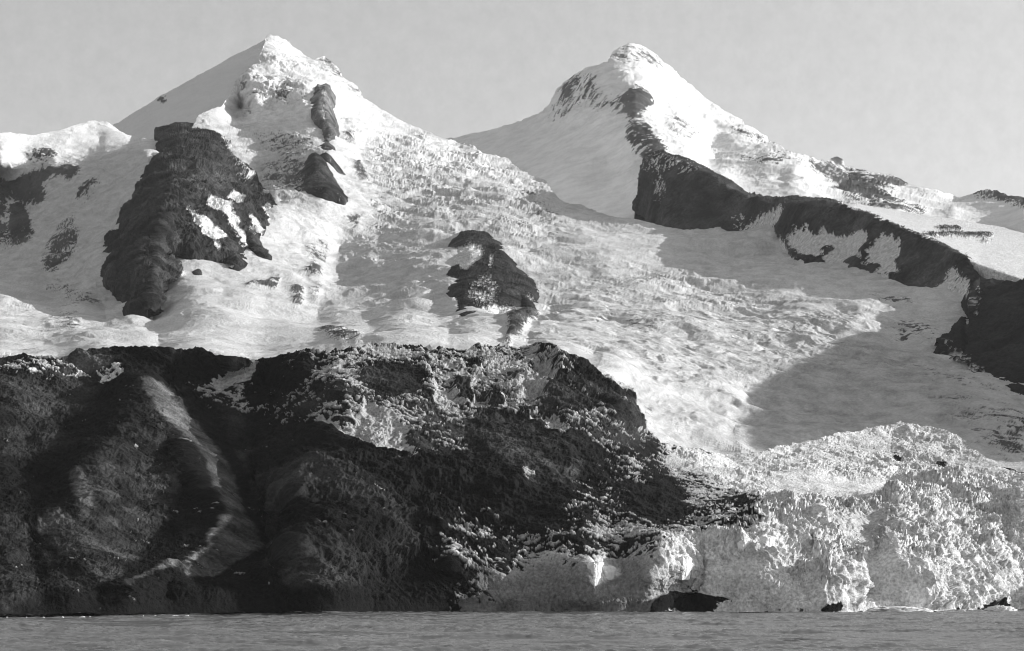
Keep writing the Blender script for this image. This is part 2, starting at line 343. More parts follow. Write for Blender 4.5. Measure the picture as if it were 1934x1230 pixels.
M_D = paint(1.0, [  # low values are rock; middling ones paint in soft icefall shadows
    (.35, 3, [(50, 285), (75, 280), (108, 280), (104, 318), (60, 312)]), (.45, 3, [(125, 298), (142, 296), (140, 306), (128, 307)]),
    (.12, 3, [(0, 332), (40, 335), (70, 322), (110, 320), (152, 320), (150, 342), (132, 345), (110, 330), (88, 345), (92, 392), (60, 392), (30, 380), (0, 402), (-200, 420), (-200, 330)]),
    (.03, 3, [(20, 392), (45, 386), (60, 410), (68, 440), (60, 458), (40, 470), (15, 462)]), (.2, 5, [(-200, 430), (0, 380), (12, 400), (16, 465), (-200, 470)]),
    (.08, 3, [(160, 365), (196, 344), (194, 358), (170, 385), (152, 395)]), (.3, 6, [(125, 430), (152, 418), (148, 462), (120, 500), (108, 530), (80, 505), (100, 470)]),
    (.55, 6, [(80, 540), (130, 545), (190, 575), (170, 585), (100, 560)]),
    (.72, 6, [(450, 155), (500, 150), (540, 190), (560, 160), (590, 175), (560, 205), (500, 208), (460, 195)]),
    (.55, 3, [(520, 165), (552, 165), (548, 190), (525, 196)]), (.5, 3, [(450, 212), (480, 212), (478, 218), (455, 219)]),
    (.55, 5, [(590, 112), (618, 108), (645, 138), (660, 158), (640, 160), (610, 140)]), (.5, 4, [(645, 160), (680, 175), (684, 192), (660, 180)]),
    (.15, 3, [(645, 250), (662, 252), (678, 272), (664, 272), (650, 264)]), (.12, 3, [(662, 305), (674, 308), (696, 345), (684, 347), (668, 328)]),
    (.5, 7, [(500, 320), (560, 295), (600, 320), (590, 380), (530, 370), (500, 350)]), (.6, 5, [(480, 260), (560, 255), (600, 270), (590, 290), (520, 300)]),  # first patch: shade of the left-facing slope painted as part rock
    (.45, 4, [(645, 412), (680, 410), (676, 438), (655, 432)]), (.55, 4, [(700, 430), (740, 432), (730, 442), (705, 440)]),
    (.05, 3, [(570, 524), (585, 504), (596, 496), (606, 508), (606, 531), (585, 532)]), (.55, 5, [(575, 465), (610, 460), (620, 500), (600, 500), (580, 500)]), (.25, 4, [(550, 548), (566, 545), (572, 560), (565, 590), (552, 580)]), (.6, 4, [(580, 545), (605, 540), (600, 580), (590, 585)]),
    (.2, 2, [(458, 545), (480, 535), (512, 540), (525, 552), (500, 549), (480, 545)]), (.3, 2, [(508, 528), (528, 530), (526, 540), (512, 540)]),
    (.35, 4, [(600, 632), (640, 625), (665, 632), (692, 650), (680, 662), (640, 660)]), (.6, 4, [(760, 630), (820, 625), (815, 640), (780, 640)]),
    (.12, 3, [(955, 612), (975, 596), (1000, 588), (1020, 600), (985, 630), (960, 640)]), (.15, 2, [(948, 648), (962, 648), (965, 657), (952, 655)]),
    (.72, 8, [(960, 350), (1000, 370), (1060, 420), (1040, 440), (980, 400)]), (.5, 4, [(975, 425), (1000, 428), (995, 440), (978, 438)]),  # first patch paints in the shade among the seracs
    (.75, 10, [(70, 600), (150, 580), (160, 640), (90, 645)]),
    (.5, 4, [(1635, 560), (1720, 562), (1725, 572), (1650, 576)]), (.45, 6, [(1660, 580), (1700, 575), (1690, 590)]), (.6, 6, [(1680, 608), (1760, 600), (1770, 640), (1740, 652), (1700, 650)]),
    (.8, 12, [(1700, 690), (1800, 690), (1934, 780), (2200, 850), (2200, 960), (1934, 900), (1850, 850), (1780, 790)]),
    (.5, 8, [(1860, 820), (1934, 800), (1934, 880), (1880, 870)]),
    (.75, 6, [(1250, 800), (1290, 790), (1300, 820), (1295, 845), (1260, 840)]), (.7, 8, [(1180, 760), (1230, 770), (1260, 830), (1220, 840), (1200, 800)]),
    (.8, 12, [(1180, 530), (1290, 530), (1290, 560), (1190, 565)]), (.72, 10, [(1180, 600), (1260, 610), (1240, 640), (1180, 640)])])
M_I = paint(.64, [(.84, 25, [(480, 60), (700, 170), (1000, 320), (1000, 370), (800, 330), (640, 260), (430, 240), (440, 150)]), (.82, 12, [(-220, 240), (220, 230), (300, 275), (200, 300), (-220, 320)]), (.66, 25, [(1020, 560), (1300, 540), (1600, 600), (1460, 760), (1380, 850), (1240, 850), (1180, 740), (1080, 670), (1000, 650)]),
    (.62, 15, [(740, 460), (860, 430), (860, 590), (780, 590), (640, 540), (640, 470)]),  # ice a touch darker: painted shade left of the rock outcrop
    (.52, 22, [(1450, 700), (1640, 620), (1760, 680), (1900, 800), (1900, 880), (1700, 810), (1360, 870), (1450, 780)]),  # ice painted darker in the outline of the basin's cast shadow
    (.60, 10, [(0, 330), (290, 270), (230, 400), (200, 500), (220, 600), (100, 570), (0, 530)]),  # darker ice painted over the shadowed slope at far left
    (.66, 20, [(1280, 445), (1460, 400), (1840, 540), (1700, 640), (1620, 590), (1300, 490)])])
M_R = paint(.45, [(1.3, 10, [(430, 140), (500, 115), (600, 150), (600, 200), (500, 205), (440, 205)]),
    (1.3, 20, [(1000, 580), (1300, 520), (1600, 600), (1460, 760), (1380, 860), (1200, 850), (1080, 680), (1000, 640)]),
    (.9, 20, [(660, 300), (780, 260), (980, 330), (1080, 430), (1000, 480), (900, 430), (700, 420), (640, 360)]),
    (.12, 20, [(1060, 420), (1300, 440), (1300, 500), (1160, 510), (1080, 470)]),
    (.12, 16, [(320, 500), (540, 510), (560, 600), (400, 600), (310, 600)]), (.04, 12, [(-220, 640), (200, 640), (300, 600), (560, 585), (960, 640), (1110, 650), (1150, 700), (1000, 690), (460, 710), (-220, 710)]),
    (.08, 10, [(0, 250), (220, 235), (300, 275), (290, 290), (0, 300)]), (.6, 8, [(590, 105), (650, 130), (700, 200), (680, 230), (640, 180), (590, 140)]), (.15, 14, [(700, 200), (720, 215), (840, 270), (700, 250), (620, 200), (520, 130)]),
    (.4, 10, [(0, 540), (200, 590), (160, 650), (0, 640)]), (.6, 14, [(1280, 445), (1460, 410), (1840, 540), (1300, 500)]),
    (1.3, 14, [(1450, 760), (1600, 640), (1760, 680), (1800, 800), (1500, 840), (1380, 860)]), (.6, 14, [(640, 470), (840, 460), (860, 590), (740, 580), (640, 540)])])
M_bot = lambda u: np.where(u < 1230, F_top(u)+26, F_top(u)+16)
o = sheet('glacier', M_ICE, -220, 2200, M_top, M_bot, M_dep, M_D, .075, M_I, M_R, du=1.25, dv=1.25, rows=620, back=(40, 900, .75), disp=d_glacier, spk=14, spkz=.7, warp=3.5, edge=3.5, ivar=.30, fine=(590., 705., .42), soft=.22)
setting(o, 'crevassed glacier sweeping down from the left summit into the basin')

# ---- rock walls on the right
W_top = interp([(1203, 374), (1207, 350), (1210, 318), (1218, 294), (1250, 288), (1270, 297), (1300, 303), (1318, 310), (1345, 328), (1380, 346), (1408, 366), (1460, 379), (1500, 377), (1560, 379), (1610, 384), (1700, 399), (1800, 414), (1934, 436), (2200, 470)])
W_cr = interp([(1203, 374.5), (1207, 352), (1210, 320), (1218, 298), (1250, 292), (1345, 334), (1408, 371), (1460, 384), (1500, 384), (1560, 386), (1610, 392), (1640, 405), (1690, 428), (1740, 447), (1790, 468), (1828, 488), (1840, 510), (1850, 528), (1934, 535), (2200, 560)])
W_ft = interp([(1203, 376), (1230, 402), (1260, 425), (1320, 439), (1400, 442), (1450, 440), (1475, 470), (1500, 490), (1600, 505), (1700, 530), (1780, 540), (1826, 560), (1850, 600), (1934, 640), (2200, 700)])
_wu = np.arange(1200, 2210, 10.)
_wf = M_dep(_wu, W_ft(_wu)); ft_Y = lambda u: np.interp(u, _wu, _wf)+4
_cs = interp([(1203, 374), (1216, 300), (1250, 292), (1345, 334), (1408, 371), (1460, 384), (1610, 392), (1740, 447), (1850, 500), (1934, 528), (2200, 560)])
_cy = ft_Y(_wu)+(W_ft(_wu)-_cs(_wu))*1.9; _cy = np.convolve(np.pad(_cy, 4, mode='edge'), np.ones(9)/9, 'valid')
cr_Y = lambda u: np.interp(u, _wu, _cy)
tp_Y = interp([(1203, 6150), (1400, 5650), (1500, 5600), (1610, 5500), (1700, 5800), (1934, 6100), (2200, 6100)])
def W_dep(U, V):
    c, f, t = W_cr(U), W_ft(U), W_top(U)
    a = np.clip((f-V)/(f-c), -.25, 1.)
    face = ft_Y(U)+(cr_Y(U)-ft_Y(U))*a
    cc = _cs(U); b = np.clip((cc-V)/np.maximum(cc-t, 1), 0, 1)
    return face + (tp_Y(U)-cr_Y(U))*b**1.15
W_D = paint(.02, [
    (1., 2, [(1575, 385), (1640, 404), (1690, 427), (1740, 446), (1790, 467), (1830, 487), (1842, 512), (1850, 527), (1934, 534), (2200, 558), (2200, 440), (1934, 420), (1700, 395), (1600, 380)]),
    (.1, 2, [(1760, 428), (1810, 430), (1825, 438), (1780, 436)]), (.06, 2, [(1735, 440), (1770, 442), (1870, 440), (1878, 447), (1845, 450), (1800, 446), (1750, 448)]), (.15, 2, [(1840, 451), (1880, 456), (1860, 459)]),
    (.95, 2.5, [(1500, 445), (1508, 425), (1514, 440), (1524, 420), (1532, 442), (1545, 446), (1556, 426), (1562, 440), (1580, 446), (1604, 448), (1618, 436), (1628, 430), (1640, 446), (1636, 462), (1625, 474), (1632, 490), (1610, 492), (1598, 512), (1560, 508), (1556, 490), (1510, 480), (1488, 462), (1492, 446)]),
    (.95, 2.5, [(1642, 476), (1652, 462), (1666, 446), (1672, 436), (1676, 450), (1690, 440), (1694, 462), (1704, 450), (1700, 480), (1690, 496), (1700, 520), (1660, 516), (1668, 500), (1640, 500), (1625, 506), (1640, 488)]),
    (.12, 2.5, [(1470, 455), (1488, 446), (1490, 466), (1510, 482), (1556, 486), (1556, 493), (1500, 494), (1470, 478)]),
    (1., 4, [(1440, 430), (1485, 388), (1475, 410), (1460, 430), (1490, 470), (1500, 495), (1430, 470)]),
    (.1, 3, [(1550, 465), (1578, 470), (1574, 482), (1552, 478)]), (.15, 3, [(1590, 500), (1620, 485), (1640, 488), (1600, 508)]),
    (.95, 4, [(1480, 496), (1590, 516), (1680, 518), (1680, 545), (1480, 530)]),
    (.85, 5, [(1770, 540), (1800, 505), (1815, 515), (1826, 530), (1832, 560), (1820, 600), (1760, 560)]),
    (.3, 6, [(1215, 290), (1300, 300), (1345, 325), (1300, 330), (1220, 325)]), (.85, 3, [(1395, 440), (1440, 405), (1478, 386), (1482, 392), (1450, 425), (1430, 445)]), (.45, 6, [(1375, 440), (1385, 405), (1410, 400), (1400, 425), (1420, 440)]), (.5, 6, [(1235, 350), (1255, 330), (1262, 360), (1245, 392)]),
    (.35, 5, [(1203, 300), (1260, 295), (1270, 315), (1240, 320), (1215, 330)])])
o = sheet('rock_wall', M_ROCK, 1203, 2200, W_top, lambda u: W_ft(u)+22, W_dep, W_D, .04, .66, 1., du=1.25, dv=1.0, rows=190, back=(30, 900, .6), disp=lambda S, i: d_rock(.38)(S, i)*(1-.88*np.clip(S.Dv*1.1, 0, 1)), spk=9, spkz=.45, warp=4., edge=2.5, gvar=.8)
setting(o, 'long dark rock wall with snow patches and a white snow plateau on top')

Q_top = interp([(1770, 655), (1800, 628), (1824, 600), (1828, 560), (1836, 540), (1850, 530), (1934, 536), (2000, 502), (2148, 452), (2400, 395), (2700, 370), (2850, 420), (3300, 800)])  # crest beyond the right edge is unseen, shaped to cast the basin shadow
Q_ft = interp([(1770, 660), (1800, 672), (1860, 715), (1900, 745), (1934, 765), (2100, 850), (2400, 1000), (3300, 1130)])
Qc = interp([(1770, 3560), (1824, 3750), (1850, 3850), (1934, 3700), (2148, 3600), (2400, 3050), (2640, 2650), (2800, 2500), (3300, 2400)])
_qu = np.arange(1770, 2190, 10.); _qf = M_dep(_qu, Q_ft(_qu))
Qf = lambda u: np.where(u < 2180, np.interp(u, _qu, _qf)+4, np.interp(u, [2180, 2400, 3300], [_qf[-1], 2350, 2250]))
def Q_dep(U, V):
    a = np.clip((Q_ft(U)-V)/(Q_ft(U)-Q_top(U)+1), -.3, 1.02)
    return Qf(U)+(Qc(U)-Qf(U))*a
o = sheet('dark_valley_side', M_ROCK, 1770, 3300, Q_top, lambda u: Q_ft(u)+14, Q_dep, paint(.03, [(.35, 5, [(1820, 555), (1860, 535), (1850, 600), (1835, 600)]), (.5, 8, [(1770, 640), (1810, 660), (1900, 760), (1860, 740), (1800, 690)]), (.1, 10, [(1900, 640), (2000, 700), (1920, 720)])]), .022, .5, 1., du=2.5, dv=1.5, back=(30, 900, .6), disp=lambda S, i: d_rock(.45)(S, i), spk=9, spkz=.5, warp=4., edge=2., gvar=.45)
setting(o, 'dark rock slope closing the valley at the right edge')

# ---- rock outcrops standing out of the ice
def outcrop(name, poly, Hgt, D, G, crest=None, spk=8., fall=45., lean=0., du=1., amp=.35, pad=10, mat=M_ROCK, base=M_dep, curve=.8, warp=1.5):
    us = [p[0] for p in poly]; vs = [p[1] for p in poly]
    def dep(U, V):
        s = sdf(poly, U, V)
        b = np.clip(s/fall, -.5, 1)
        sh = np.sign(b)*np.abs(b)**curve
        ex = 0
        if crest is not None:
            d = np.full(U.shape, 1e9)
            for (x0, y0), (x1, y1) in zip(crest[:-1], crest[1:]):
                dx, dy = x1-x0, y1-y0
                t = np.clip(((U-x0)*dx+(V-y0)*dy)/(dx*dx+dy*dy), 0, 1)
                d = np.minimum(d, np.hypot(U-x0-t*dx, V-y0-t*dy))
            ex = np.exp(-d/(fall*.8))*np.clip(s/10, 0, 1)
        return base(U, V) - Hgt*(sh + .7*ex) + 6 + lean*(U-np.mean(us))*np.clip(sh, 0, 1)
    o = sheet(name, mat, min(us)-pad, max(us)+pad, lambda u: u*0+min(vs)-pad, lambda u: u*0+max(vs)+pad, dep, D, G, .72, 1., du=du, dv=du, back=(2, 1, 0), disp=lambda S, i: d_rock(amp)(S, i)*np.clip(sdf(poly, S.U, S.V)/8+1, 0, 1), spk=spk, spkz=.7, warp=warp, edge=0., gvar=.8,
              keep=lambda S: (sdf(poly, S.U, S.V) > -5) & (np.arange(S.U.shape[0])[:, None] < S.U.shape[0]-2))
    return o
BUT = [(296, 262), (298, 250), (345, 238), (372, 243), (410, 255), (430, 275), (445, 305), (470, 325), (485, 350), (510, 380), (520, 405), (535, 420), (505, 420), (500, 440), (480, 450), (490, 470), (505, 495), (490, 490), (462, 465), (452, 480), (462, 505), (440, 512), (428, 500), (400, 498), (360, 495), (318, 488), (330, 505), (342, 525), (330, 535), (318, 540), (315, 570), (302, 602), (270, 604), (252, 600), (235, 590), (228, 560), (215, 545), (198, 545), (200, 500), (208, 455), (232, 440), (225, 430), (240, 400), (262, 370), (280, 330), (298, 300)]
o = outcrop('rock_buttress', BUT, 290, paint(.02, [
    (1., 1.5, [(350, 386), (362, 392), (372, 412), (395, 422), (412, 432), (425, 445), (424, 452), (405, 455), (416, 475), (412, 482), (395, 455), (380, 445), (362, 415)]),
    (1., 1.5, [(388, 388), (398, 378), (418, 382), (432, 398), (432, 408), (442, 425), (455, 450), (462, 470), (455, 472), (445, 455), (430, 435), (415, 415), (396, 405)]),
    (1., 1.5, [(428, 375), (440, 367), (458, 372), (458, 390), (446, 398), (430, 388)]),
    (1., 1.5, [(463, 412), (475, 415), (492, 438), (500, 448), (490, 448), (474, 432)]), (.9, 1.5, [(464, 438), (470, 436), (480, 452), (474, 453)]),
    (1., 1.5, [(490, 400), (498, 395), (515, 405), (535, 420), (520, 445), (505, 440), (500, 420)]),
    (.8, 2, [(370, 238), (380, 228), (396, 240), (430, 268), (440, 290), (462, 320), (480, 340), (470, 342), (450, 315), (425, 280), (400, 255)]),
    (.25, 4, [(430, 290), (450, 310), (480, 360), (470, 370), (440, 330)]), (.12, 3, [(365, 280), (378, 280), (378, 305), (368, 305)]),
    (1, 2, [(318, 486), (330, 490), (428, 500), (440, 512), (420, 530), (345, 530), (330, 505)])]), paint(.035, [(.028, 5, [(200, 460), (300, 400), (290, 600), (230, 600)]), (.06, 8, [(330, 310), (420, 330), (430, 370), (340, 370)])]),
    crest=[(345, 240), (330, 330), (300, 420), (290, 520), (280, 600)], spk=6, fall=75., lean=.0, amp=.7, curve=1., warp=1.2)
thing(o, 'large dark flat topped rock buttress with snow gullies below the left summit', 'rock buttress')
NUN = [(872, 440), (886, 437), (915, 442), (940, 462), (955, 475), (975, 510), (1000, 530), (1015, 548), (1026, 566), (1012, 572), (1014, 588), (995, 602), (985, 585), (960, 598), (905, 600), (868, 602), (848, 590), (838, 560), (830, 545), (845, 522), (850, 505), (850, 470), (860, 455)]
o = outcrop('rock_outcrop', NUN, 180, paint(.03, [
    (.9, 2.5, [(846, 472), (870, 470), (890, 462), (910, 470), (918, 482), (905, 492), (895, 505), (885, 518), (872, 515), (868, 505), (848, 512)]),
    (.9, 1.5, [(926, 486), (933, 488), (930, 505), (924, 510)]), (.5, 4, [(890, 545), (905, 530), (930, 530), (945, 548), (935, 572), (900, 578), (880, 568)]),  # half-covered patch paints shaded snow inside the hook as grey
    (.8, 3, [(885, 594), (900, 586), (960, 582), (985, 597), (960, 605), (900, 606)]), (.55, 4, [(828, 555), (842, 520), (856, 540), (850, 590), (835, 585)]), (.9, 1.2, [(992, 556), (1002, 562), (1008, 570), (998, 566)])]), .032,
    crest=[(880, 442), (915, 448), (945, 472), (972, 515), (1005, 560)], spk=8, fall=40., amp=.25, curve=.8)
thing(o, 'dark hook shaped rock outcrop with a snow hollow, alone in the middle of the glacier', 'rock outcrop')
SP1 = [(592, 178), (597, 160), (606, 163), (612, 158), (625, 162), (631, 185), (630, 205), (638, 225), (638, 256), (626, 270), (614, 276), (608, 248), (595, 232), (583, 207)]
o = outcrop('rock_spire', SP1, 150, paint(.12, [(.05, 2, [(590, 185), (603, 172), (606, 200), (612, 240), (600, 226), (588, 205)]), (.6, 2, [(606, 172), (612, 172), (618, 250), (610, 240)])]), .13, crest=[(610, 170), (618, 215), (624, 255)], spk=6, fall=14., du=.7, amp=.18, curve=.8)
thing(o, 'tall narrow grey rock spire standing just below the left summit', 'rock spire')
SP2 = [(616, 262), (626, 268), (632, 290), (628, 302), (640, 318), (648, 332), (638, 330), (622, 310), (606, 302), (600, 285)]
o = outcrop('rock_outcrop', SP2, 70, paint(.15, []), .07, spk=7, fall=14., du=.8, amp=.15)
thing(o, 'small narrow rock rib directly under the tall spire', 'rock outcrop')
SP3 = [(575, 318), (586, 290), (598, 288), (612, 308), (628, 335), (645, 360), (660, 378), (652, 392), (620, 388), (590, 378), (560, 372), (545, 368), (560, 340)]
o = outcrop('rock_outcrop', SP3, 110, paint(.08, [(.5, 5, [(545, 330), (575, 320), (575, 372), (540, 372)])]), paint(.045, []), crest=[(596, 290), (625, 335), (655, 380)], spk=7, fall=22., du=.9, amp=.2)
thing(o, 'dark triangular rock outcrop half way down between the spire and the glacier', 'rock outcrop')
for nm, pl, lb in (('boulder', [(432, 500), (446, 490), (462, 508), (448, 515), (433, 512)], 'rounded dark rock in the snow just below the big buttress'),
                   ('boulder', [(366, 518), (376, 510), (379, 522), (368, 524)], 'small dark rock under the bottom edge of the big buttress, left of the rounded one'),
                   ('boulder', [(478, 475), (486, 474), (498, 490), (507, 500), (500, 502), (486, 490)], 'thin slanting dark rock right of the big buttress')):
    o = outcrop(nm, pl, 35, .03, .04, spk=6, fall=8., du=.9, amp=.12, pad=6); thing(o, lb, 'rock')

# ---- foreground: moraine, debris covered tongue and calving front
F_sh = interp([(-220, 1169), (0, 1167), (400, 1163), (700, 1161), (1000, 1160), (1240, 1158), (1600, 1157), (1934, 1156), (2200, 1155)])
F_pts = []
for u in (-200, 0, 130, 260, 400, 550, 700, 850, 1000, 1120, 1240, 1340, 1440, 1540, 1600, 1700, 1800, 1934, 2100, 2200):
    F_pts.append((u, float(F_sh(u)), CAMH*FOC/(float(F_sh(u))-VH)))
Y_ = lambda u: CAMH*FOC/(float(F_sh(u))-VH)
F_pts += [(-200, 700, 1850), (0, 690, 1860), (110, 690, 1870), (190, 668, 1900), (320, 672, 1890), (430, 686, 1870), (530, 690, 1880), (700, 671, 1910), (850, 668, 1930), (1000, 671, 2000), (1092, 690, 2020), (1180, 742, 2020), (1215, 835, 1930), (1240, 853, 1920), (1380, 863, 2000), (1490, 848, 2080), (1640, 815, 2180), (1700, 808, 2200), (1800, 826, 2180), (1880, 880, 2080), (1934, 896, 2050), (2200, 950, 2000),
    (600, 800, 1700), (560, 950, 1420), (650, 1000, 1400), (700, 900, 1560), (780, 900, 1600), (680, 840, 1660), (800, 800, 1740), (560, 1060, 1300), (700, 1080, 1370), (800, 1050, 1450), (860, 940, 1580), (640, 740, 1730), (740, 740, 1770), (900, 730, 1880), (900, 790, 1800), (1040, 740, 1900), (1060, 800, 1800), (1150, 800, 1860), (900, 850, 1700), (1000, 900, 1640), (1000, 830, 1740), (1130, 860, 1760), (1100, 900, 1680), (1200, 870, 1790),
    (1000, 980, 1530), (1150, 1000, 1570), (1150, 940, 1640), (1250, 950, 1670), (1250, 1010, 1590), (1000, 1040, 1470), (1360, 1010, 1600), (1400, 930, 1780), (1500, 920, 1830), (1600, 900, 1960), (1700, 900, 2020), (1800, 930, 1960), (1800, 880, 2090), (1934, 960, 1900),
    (1350, 880, 1900), (1450, 880, 1950), (2200, 1060, 1750)]
_os = interp([(-220, 980), (0, 1048), (400, 1216), (700, 1322), (1000, 1382), (1240, 1520), (1600, 1600), (1934, 1690), (2200, 1788)])
C_pts = [(850, 1160, 1375), (850, 1085, 1400), (950, 1160, 1400), (950, 1080, 1420), (1060, 1160, 1395), (1060, 1070, 1415), (1108, 1064, 1395), (1105, 1160, 1388), (1114, 1095, 1382), (1172, 1080, 1445), (1168, 1060, 1455), (1190, 1100, 1400), (1190, 1160, 1390), (1240, 1158, 1380), (1240, 1048, 1410), (1225, 1090, 1385),
    (1250, 1130, 1430), (1300, 1130, 1470), (1380, 1140, 1445), (1262, 1060, 1410), (1295, 1052, 1475), (1312, 1085, 1475), (1340, 1110, 1440), (1400, 1065, 1440), (1360, 1045, 1470), (1450, 1050, 1445), (1450, 1110, 1420), (1450, 1157, 1415), (1530, 1085, 1430), (1530, 1135, 1412), (1590, 1095, 1418), (1600, 1130, 1410), (1600, 1157, 1405),
    (1622, 1070, 1505), (1625, 1120, 1500), (1745, 1120, 1455), (1690, 1050, 1490), (1742, 1062, 1465), (1700, 1156, 1470), (1680, 1030, 1545), (1600, 1060, 1530), (1560, 1010, 1560), (1545, 975, 1600), (1560, 955, 1690), (1620, 955, 1700), (1700, 960, 1690), (1640, 1010, 1630), (1700, 1010, 1600), (1700, 985, 1630),
    (1760, 1115, 1460), (1768, 1060, 1500), (1765, 1156, 1460), (1820, 1120, 1510), (1820, 1060, 1560), (1870, 1110, 1535), (1870, 1050, 1620), (1934, 1120, 1580), (1934, 1156, 1550), (1934, 1060, 1670), (2200, 1100, 1700), (2200, 1156, 1660), (1800, 1000, 1700), (1900, 1000, 1780),
    (1440, 1000, 1500), (1480, 1035, 1475), (1532, 1040, 1530), (1500, 985, 1580)]
F_pts = [p for p in F_pts if p[1] < 1150 or p[0] < 820]
_cl = interp([(850, 1390), (1240, 1400), (1600, 1440), (1745, 1465), (1934, 1560), (2200, 1680)])
C_pts = [(u, v, y + (float(_cl(u))-y)*(.45 if v > 1040 and y < 1560 else .15)) for u, v, y in C_pts]
def off(pts): return [(a0, b0, float(Y_(a0))+(1160-b0)*1.42+o0) for a0, b0, o0 in pts]
for line in ([(275, 738, -40), (345, 850, -60), (385, 930, -62), (412, 980, -55)], [(308, 742, 12), (402, 845, 8), (455, 950, 8), (470, 990, 2)],
             [(275, 738, -40), (238, 812, -52), (200, 858, -58), (152, 912, -62), (148, 985, -52)],
             [(424, 985, -52), (402, 1028, -52), (362, 1063, -48), (300, 1089, -42), (238, 1117, -35)], [(100, 1000, -42), (150, 1040, -42), (205, 1090, -32)]):
    C_pts += ridge(off(line), 22)
C_pts += [(2430, 1156, 1760), (2430, 1080, 1850), (2430, 1020, 1990)]
C_pts += off([(320, 860, -22), (352, 930, -20), (370, 985, -18), (250, 900, -34), (250, 980, -28), (90, 930, 26), (60, 850, 38), (130, 830, 32), (190, 770, 28), (20, 930, 4), (0, 800, 10), (100, 760, 18), (0, 900, -5), (-200, 900, -10), (-200, 1060, 0),
    (330, 1030, -8), (385, 1000, -14), (280, 1062, -8), (240, 1040, -14), (484, 1045, -28), (440, 1084, -16), (395, 1110, -4), (512, 1040, 22), (190, 1128, 0), (60, 1040, 2), (20, 1060, -15), (82, 1110, 15), (485, 900, 24), (455, 800, 22), (520, 760, 8), (520, 960, 16), (310, 1130, 0), (350, 760, 0)])
F_dep = Depth(C_pts + [p if p[1] > 1150 else (p[0], p[1], p[2]+(Y_(p[0])-float(_os(p[0])))*min(1, max(0, (p[1]-720)/320.))) for k, p in enumerate(F_pts)])
